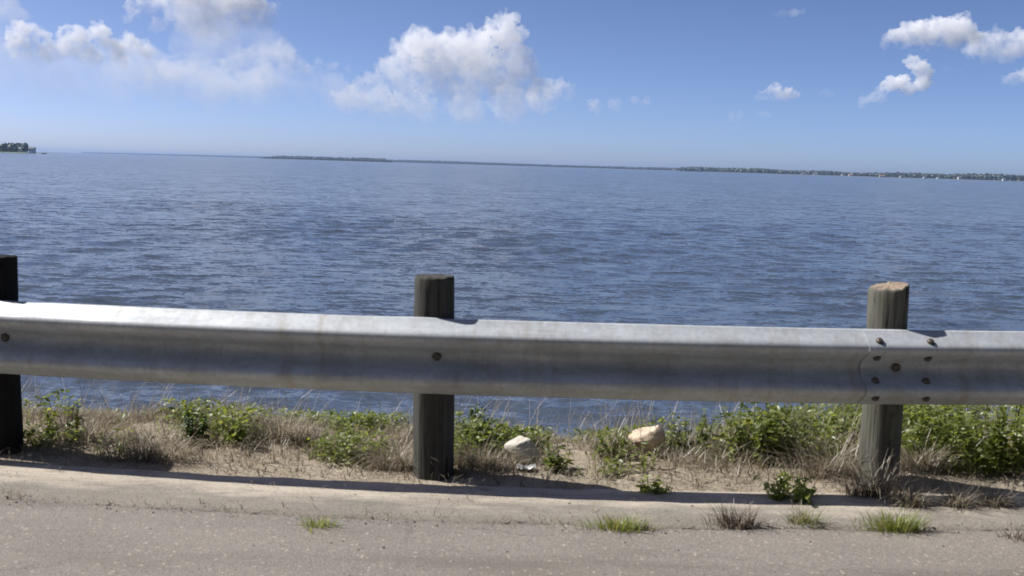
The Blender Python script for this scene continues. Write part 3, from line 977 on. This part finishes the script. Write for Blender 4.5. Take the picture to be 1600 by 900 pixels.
def shore_tree(u, y, h, label, seed, wide=0.42):
    g = np.random.default_rng(seed)
    x = shore_x(u, y); h *= 0.82
    o = empty("shore_tree", (x, y, WATER_Z + 0.6)); tag(o, label, "tree", "trees on the point")
    n = 34
    a = g.uniform(0, 6.283, n); rr = np.sqrt(g.random(n)) * h * wide * 0.75; zz = g.uniform(0.35, 0.9, n) * h
    rr *= np.sin(np.clip((zz / h - 0.2) / 0.8, 0, 1) * math.pi) * 0.8 + 0.3
    V, Fc, C = crowns(np.stack([np.cos(a) * rr, np.sin(a) * rr, zz], -1), g.uniform(0.10, 0.19, n) * h, np.full(n, 0.8), g, (0.03, 0.055, 0.018), (0.07, 0.1, 0.03))
    link("crown", np_mesh("crown", V, Fc, C), m_tree, o)
    bm = bmesh.new(); bmesh.ops.create_cone(bm, cap_ends=True, segments=8, radius1=h * 0.035, radius2=h * 0.015, depth=h * 0.75, matrix=Matrix.Translation((0, 0, h * 0.36)))
    link("trunk", bm_mesh("trunk", bm), m_trunk, o)
    return o


shore_tree(23, 1340, 11.0, "rounded green tree next to the dark woods on the point", 1)
shore_tree(30, 1325, 9.0, "lower light tree second from the woods on the point", 2, 0.55)
shore_tree(37, 1350, 10.0, "small tree between the light tree and the white cottage on the point", 3)
shore_tree(44, 1320, 10.0, "dark round tree in front of the white cottage on the point", 4, 0.5)
g = np.random.default_rng(91)
n = 420  # crowns added out of view behind the camera to darken the rail's road face
cx = g.uniform(-45, 45, n); hh = g.uniform(1.0, 11.5, n)
V, Fc, C = crowns(np.stack([cx, -8.5 - g.random(n) * 5 - 0.004 * cx ** 2, hh], -1), g.uniform(1.0, 2.1, n), np.full(n, 1.0), g, (0.03, 0.05, 0.015), (0.06, 0.085, 0.03))
tag(link("woods", np_mesh("woods", V, Fc, C), m_tree), "added unseen dark wood across the road, keeping low sky light off the rail", "woods", kind="stuff")
# the low spit that carries them
bm = bmesh.new(); k = 20; rows = []
for i in range(k + 1):
    q = i / k; x = shore_x(-20 + 82 * q, 1320); sh = min(1, (1 - q) * 6)
    rows.append([bm.verts.new((x, 1285, WATER_Z - 0.5)), bm.verts.new((x, 1295 + 3 * math.sin(q * 20), WATER_Z + 1.1 * sh - 0.1)), bm.verts.new((x, 1370, WATER_Z + 1.1 * sh - 0.1)), bm.verts.new((x, 1385, WATER_Z - 0.5))])
for i in range(k):
    for j in range(3): bm.faces.new((rows[i][j], rows[i + 1][j], rows[i + 1][j + 1], rows[i][j + 1]))
tag(link("shore", bm_mesh("shore", bm), plain("shore_grass", (0.11, 0.15, 0.05), 0.95, 0.25, 0.2)), kind="structure")

m_white = plain("white_siding", (0.62, 0.62, 0.6), 0.7, 0.05, 1)
m_greyroof = plain("grey_roof", (0.16, 0.16, 0.17), 0.85, 0.2, 1)
m_redroof = plain("rust_red_roof", (0.32, 0.17, 0.11), 0.85, 0.2, 1)
m_tan = plain("tan_siding", (0.5, 0.4, 0.3), 0.8, 0.1, 1)
m_win = plain("window_glass", (0.05, 0.06, 0.08), 0.2, 0.1, 1)


def house(u, y, wd, dp, h, wall, roof, label, z=0.7, name="house", cat="house", group="houses along the far shore"):
    o = empty(name, (shore_x(u, y), y, WATER_Z + z)); tag(o, label, cat, group)
    bm = bmesh.new(); bmesh.ops.create_cube(bm, size=1, matrix=Matrix.Translation((0, 0, h / 2 - 0.5)) @ Matrix.Diagonal((wd, dp, h + 1.0, 1)))
    link("wall", bm_mesh("wall", bm), wall, o)
    bm = bmesh.new(); rh = dp * 0.35; e = 0.5
    a = [bm.verts.new((sx * (wd / 2 + e), sy, zz)) for sx in (-1, 1) for sy, zz in ((-dp / 2 - e, h + 0.003), (0, h + rh), (dp / 2 + e, h + 0.003))]
    bm.faces.new((a[0], a[1], a[4], a[3])); bm.faces.new((a[1], a[2], a[5], a[4])); bm.faces.new((a[0], a[2], a[1])); bm.faces.new((a[3], a[4], a[5])); bm.faces.new((a[0], a[3], a[5], a[2]))
    link("roof", bm_mesh("roof", bm), roof, o)
    for i in range(max(2, int(wd / 4))):
        bm = bmesh.new(); x = (i + 0.5) / max(2, int(wd / 4)) * wd - wd / 2
        bmesh.ops.create_cube(bm, size=1, matrix=Matrix.Translation((x, -dp / 2 - 0.03, h * 0.55)) @ Matrix.Diagonal((1.2, 0.12, h * 0.4, 1)))
        link("window", bm_mesh("window", bm), m_win, o)
    return o


house(40, 1335, 8, 7, 4.5, m_white, m_greyroof, "white cottage half hidden by trees on the point", group="buildings on the point")
bh = house(56, 1300, 6.5, 6, 5.0, m_white, m_greyroof, "boathouse with dark roof standing at the tip of the point", z=1.2, name="boathouse", cat="boathouse", group="buildings on the point")


def shore_y(u):
    f = (shore_x(u, 3000) / 3000 - shore_x(1085, 1)) / (shore_x(1680, 1) - shore_x(1085, 1))
    # walk along the straight shore from (1085, 3600) to (1680, 2500)
    a0, a1 = shore_x(1085, 3600), shore_x(1680, 2500)
    s = shore_x(u, 1)
    q = (s * 3600 - a0) / ((a1 - a0) - s * (2500 - 3600))
    return 3600 + (2500 - 3600) * q - 14


for (u, wd, h, wall, roof, lab) in (
        (1044, 16, 5, m_tan, m_redroof, "low reddish house, leftmost building on the far shore"),
        (1243, 16, 5, m_tan, m_greyroof, "tan house on the far shore, first from the left in the wooded half"),
        (1262, 18, 5, m_tan, m_greyroof, "wider tan house just right of the first tan house"),
        (1303, 9, 6, m_white, m_greyroof, "small white house beside the red roofed house on the far shore"),
        (1316, 16, 7, m_white, m_redroof, "large white house with rust red roof on the far shore"),
        (1364, 20, 5, m_tan, m_redroof, "long brown house with rust red roof on the far shore"),
        (1393, 8, 6, m_white, m_greyroof, "bright white house right of the long brown house"),
        (1429, 7, 5, m_white, m_greyroof, "tiny white house, left of a close pair on the far shore"),
        (1450, 6, 5, m_white, m_greyroof, "tiny white house, right of a close pair on the far shore"),
        (1483, 10, 9, m_white, m_greyroof, "tall pale house set among trees on the far shore"),
        (1551, 7, 7, m_white, m_greyroof, "white house nearest the photo's right edge on the far shore")):
    house(u, shore_y(u) if u > 1085 else 4700, wd * 0.75, 7, h * 0.62, wall, roof, lab)

# motor boat off the point
bo = empty("motor_boat", (shore_x(74, 1150), 1150, WATER_Z)); tag(bo, "small white motor boat on the water off the point", "boat")
bm = bmesh.new(); rings = []
for x, wv, zb, zt in ((-3.2, 1.0, -0.2, 0.8), (-1.5, 1.15, -0.3, 0.8), (0.8, 1.1, -0.3, 0.9), (2.3, 0.7, -0.2, 1.05), (3.3, 0.08, 0.3, 1.2)):
    rings.append([bm.verts.new((x, sy * wv * s, z)) for sy, s, z in ((-1, 1, zt), (-1, 0.7, zb + 0.25), (0, 1, zb), (1, 0.7, zb + 0.25), (1, 1, zt))])
for i in range(4):
    for j in range(4): bm.faces.new((rings[i][j], rings[i + 1][j], rings[i + 1][j + 1], rings[i][j + 1]))
    bm.faces.new((rings[i][4], rings[i + 1][4], rings[i + 1][0], rings[i][0]))
bm.faces.new(rings[0]); bm.faces.new(rings[-1])
link("hull", bm_mesh("hull", bm), m_white, bo)
bm = bmesh.new(); bmesh.ops.create_cube(bm, size=1, matrix=Matrix.Translation((0.2, 0, 1.35)) @ Matrix.Diagonal((1.6, 1.3, 0.95, 1)))
link("cabin", bm_mesh("cabin", bm), m_white, bo)

# ------------------------------------------------------------------ clouds: bodies of scattering vapour
def cloud_mat(name, dens, aniso=0.0, ns=None, lo=0.4, hi=0.7, step=0.5, g0=0.12, g1=0.6):
    m, t = new_mat(name)
    if ns:
        tc = t.n('ShaderNodeTexCoord'); ob = tc.outputs['Object']
        nz = t.noise(ob, ns, 6, 0.62)
        d = t.math('MULTIPLY', t.ramp(nz.outputs['Fac'], [(lo, 0.0), (hi, 1.0)]), dens)
        gz = t.n('ShaderNodeSeparateXYZ', ins={'Vector': tc.outputs['Generated']}).outputs[2]
        d = t.math('MULTIPLY', d, t.ramp(gz, [(0.0, g0 * 0.4), (0.2, g0), (g1, 1.0)]))
        m.cycles.volume_step_rate = step
    else: d = dens
    v = t.n('ShaderNodeVolumeScatter', ins={'Color': (0.999, 0.999, 0.999, 1), 'Density': d, 'Anisotropy': aniso})
    t.out(vol=v.outputs[0])
    return m


M_DENSE = cloud_mat("dense_cloud", 0.0048, ns=0.006, lo=0.37, hi=0.54, g0=0.14, g1=0.75)
M_MID = cloud_mat("soft_cloud", 0.009, ns=0.005, lo=0.40, hi=0.58, g0=0.25)
M_SMALL = cloud_mat("small_dense_cloud", 0.011, ns=0.006, lo=0.36, hi=0.52, g0=0.3, g1=0.5)
M_THIN = cloud_mat("thin_cloud", 0.0034, ns=0.0036, lo=0.42, hi=0.7, g0=0.5)
M_VEIL = cloud_mat("veil_cloud", 0.0019, ns=0.0012, lo=0.36, hi=0.75, g0=0.5)


def cloud_mesh(blobs, D, seed, voxel, rough=1.0, kids=16, thick=0.9, flat=None):
    rs = np.random.default_rng(seed)
    balls = []
    for (u, v, r) in blobs:
        y = D + rs.normal(0, 1) * r / F * D * 0.3
        c = at_depth(u, v, y); Rr = r / F * D
        balls.append((c, Rr))
        for _ in range(int(kids * 1.8)):
            d = Vector(rs.normal(0, 1, 3)); d.normalize()
            if d.z < -0.25: d.z *= -0.6
            d.normalize()
            r2 = Rr * rs.uniform(0.18, 0.42)
            c2 = c + d * (Rr * rs.uniform(0.75, 1.02))
            balls.append((c2, r2))
            if r2 > voxel * 5:
                for _ in range(4):
                    d2 = Vector(rs.normal(0, 1, 3)) + d * 0.8; d2.normalize()
                    balls.append((c2 + d2 * r2 * 0.9, r2 * rs.uniform(0.25, 0.5)))
    bm = bmesh.new()
    for c, r in balls:
        if r < voxel * 1.2: continue
        bmesh.ops.create_icosphere(bm, subdivisions=2 if r < voxel * 8 else 3, radius=r, matrix=Matrix.Translation(c) @ Matrix.Diagonal((1, thick, 0.92, 1)))
    me = bpy.data.meshes.new("tmp"); bm.to_mesh(me); bm.free()
    ob_ = bpy.data.objects.new("tmp", me); COL.objects.link(ob_)
    md = ob_.modifiers.new("r", 'REMESH'); md.mode = 'VOXEL'; md.voxel_size = voxel; md.adaptivity = 0
    dg = bpy.context.evaluated_depsgraph_get()
    ev = bpy.data.meshes.new_from_object(ob_.evaluated_get(dg))
    bpy.data.objects.remove(ob_); bpy.data.meshes.remove(me)
    n = len(ev.vertices)
    co = np.empty(n * 3, dtype=np.float32); ev.vertices.foreach_get("co", co); co = co.reshape(-1, 3).astype(float)
    no = np.empty(n * 3, dtype=np.float32); ev.vertices.foreach_get("normal", no); no = no.reshape(-1, 3)
    Rm = max(b[1] for b in balls)
    for i in range(n):
        p = Vector(co[i])
        s = 0.0; a = 1.0; fr = 1.0 / (Rm * 0.55)
        for _ in range(6):
            q = abs(mnoise.noise(p * fr + Vector((seed, 0, 0)))) * 2.2
            s += a * (q - 0.5); a *= 0.62; fr *= 2.05
        co[i] += no[i] * s * Rm * 0.20 * rough
    ev.vertices.foreach_set("co", co.astype(np.float32).ravel()); ev.update()
    return ev


def cloud(label, layers, seed, group="cumulus clouds over the bay", cat="cloud"):
    """layers: (material, blobs, distance, voxel, rough, kids)"""
    D = layers[0][2]; b = layers[0][1][0]
    root = empty("cloud", at_depth(b[0], b[1], D)); tag(root, label, cat, group)
    for i, (mat, blobs, D, vox, rough, kids) in enumerate(layers):
        me = cloud_mesh(blobs, D, seed + i, vox, rough, kids)
        o = link("cloud_tower" if i == 0 else "vapour_veil", me, mat)
        o.parent = root; o.matrix_parent_inverse = Matrix.Translation(-root.location)
    return root


cloud("largest towering white cumulus with a peaked top, above the middle post and island", [
    (M_DENSE, [(655, 84, 34), (700, 82, 32), (735, 78, 30), (775, 62, 28), (790, 36, 17), (800, 60, 20), (620, 114, 28), (585, 136, 24), (690, 120, 38), (750, 112, 40), (805, 108, 32), (560, 150, 20), (640, 145, 30), (720, 150, 30), (790, 145, 30), (840, 140, 22), (530, 155, 12)], 15000, 24, 1.0, 20),
    (M_THIN, [(545, 160, 24), (600, 165, 30), (660, 168, 32), (730, 170, 32), (800, 165, 34), (850, 152, 28), (880, 145, 18), (930, 165, 14), (960, 165, 12), (990, 158, 10), (1010, 155, 7), (1030, 158, 6)], 15800, 50, 1.2, 10)], 100)
cloud("flat based white cloud highest in the right half of the sky", [
    (M_SMALL, [(1400, 60, 15), (1430, 54, 20), (1470, 48, 24), (1500, 46, 20), (1450, 64, 16), (1490, 64, 18), (1520, 60, 14), (1384, 66, 9), (1415, 66, 12)], 10000, 15, 1.0, 16),
    (M_MID, [(1530, 68, 18), (1555, 66, 20), (1590, 72, 24), (1545, 84, 18), (1575, 88, 16), (1515, 82, 12)], 10300, 30, 1.2, 10)], 120)
cloud("lopsided white cloud shaped like a hook, below the flat based cloud", [
    (M_SMALL, [(1425, 98, 12), (1436, 106, 13), (1445, 118, 12), (1440, 132, 13), (1420, 140, 12), (1410, 128, 12), (1392, 132, 13), (1380, 142, 11), (1366, 152, 10), (1350, 157, 10), (1378, 155, 9), (1345, 165, 6)], 11000, 15, 1.0, 12)], 140)
cloud("small white puff right of centre, low over the far shore", [
    (M_MID, [(1212, 142, 12), (1228, 148, 12), (1195, 150, 10), (1242, 150, 8), (1184, 153, 6), (1215, 154, 10)], 14000, 20, 1.2, 12)], 150)
cloud("tiny faint cloud close beside the small white puff", [(M_THIN, [(1290, 146, 9), (1280, 147, 6), (1300, 147, 6)], 13500, 30, 1.2, 8)], 152)
cloud("thin faint streak of cloud alone near the sky's top right of centre", [(M_THIN, [(1222, 22, 9), (1240, 21, 9), (1255, 18, 6), (1210, 24, 6)], 9000, 24, 1.2, 8)], 154)
cloud("faint pinkish wisp below the small white puff, leftmost of three low wisps", [(M_THIN, [(1150, 172, 10), (1146, 184, 9), (1156, 180, 8)], 15000, 34, 1.2, 8)], 155)
cloud("faint flat wisp directly beneath the small white puff, middle of three low wisps", [(M_THIN, [(1184, 179, 7), (1194, 178, 8), (1203, 180, 6)], 15000, 34, 1.2, 8)], 157)
cloud("partial white cloud cut off by the photo's right edge", [(M_MID, [(1590, 122, 12), (1610, 118, 16), (1570, 125, 9), (1580, 128, 9)], 11000, 20, 1.2, 10)], 156)
cloud("small pale wisp under the flat based cloud's grey tail", [(M_THIN, [(1490, 106, 9), (1478, 107, 8), (1503, 106, 8)], 10800, 28, 1.2, 8)], 158)
cloud("grey bottomed white cloud touching the photo's top edge on the left", [
    (M_MID, [(350, 18, 38), (300, 28, 34), (270, 10, 28), (390, 20, 32), (320, 46, 22), (360, 48, 22), (412, 38, 18), (422, 20, 12), (230, 8, 18), (210, 20, 14), (195, 30, 10), (345, -12, 40), (290, -15, 34), (250, 40, 14)], 9000, 20, 1.1, 16),
    (M_VEIL, [(300, 70, 40), (350, 75, 46), (400, 70, 36), (430, 90, 36)], 10500, 45, 1.2, 8)], 160)
cloud("pale translucent cloud with a ragged top between the grey bottomed cloud and the towering cumulus", [
    (M_THIN, [(410, 88, 22), (440, 92, 24), (460, 106, 20), (380, 100, 24), (320, 108, 26), (290, 100, 24), (265, 112, 22), (350, 118, 24), (480, 122, 18), (505, 112, 15), (525, 104, 10), (540, 110, 9), (500, 132, 16), (420, 120, 24)], 12500, 30, 1.3, 14),
    (M_VEIL, [(260, 130, 40), (330, 140, 40), (400, 140, 40), (460, 140, 36), (520, 140, 30), (560, 155, 24)], 13500, 55, 1.2, 8)], 170)
cloud("long ragged white cloud low on the left side of the sky", [
    (M_MID, [(35, 46, 16), (55, 60, 20), (22, 60, 14), (125, 60, 20), (105, 52, 14), (155, 54, 18), (100, 76, 18), (165, 76, 20), (200, 74, 20), (224, 80, 16), (30, 78, 18), (80, 84, 18), (140, 88, 20), (190, 92, 18), (60, 92, 18)], 12000, 22, 1.2, 14),
    (M_VEIL, [(60, 110, 40), (120, 125, 40), (180, 125, 44), (20, 115, 40), (230, 115, 38), (160, 145, 26), (70, 140, 28), (10, 30, 34), (-10, 80, 40), (110, 95, 44), (210, 95, 36)], 13500, 55, 1.2, 10)], 180)

# ------------------------------------------------------------------ haze
m_haze, t = new_mat("sea_haze")
v = t.n('ShaderNodeVolumePrincipled', ins={'Color': (0.38, 0.53, 0.80, 1), 'Density': 0.00009, 'Anisotropy': 0.2})
t.out(vol=v.outputs[0])
bm = bmesh.new()
bmesh.ops.create_cube(bm, size=1, matrix=Matrix.Translation((0, 7250, 10)) @ Matrix.Diagonal((30000, 15000, 28, 1)))
for vt in bm.verts:
    if vt.co.y < 1000: vt.co.y = -75
    vt.co.z = -5.0 if vt.co.z < 0 else 32.0
hz = link("haze", bm_mesh("haze", bm), m_haze); tag(hz, kind="stuff")
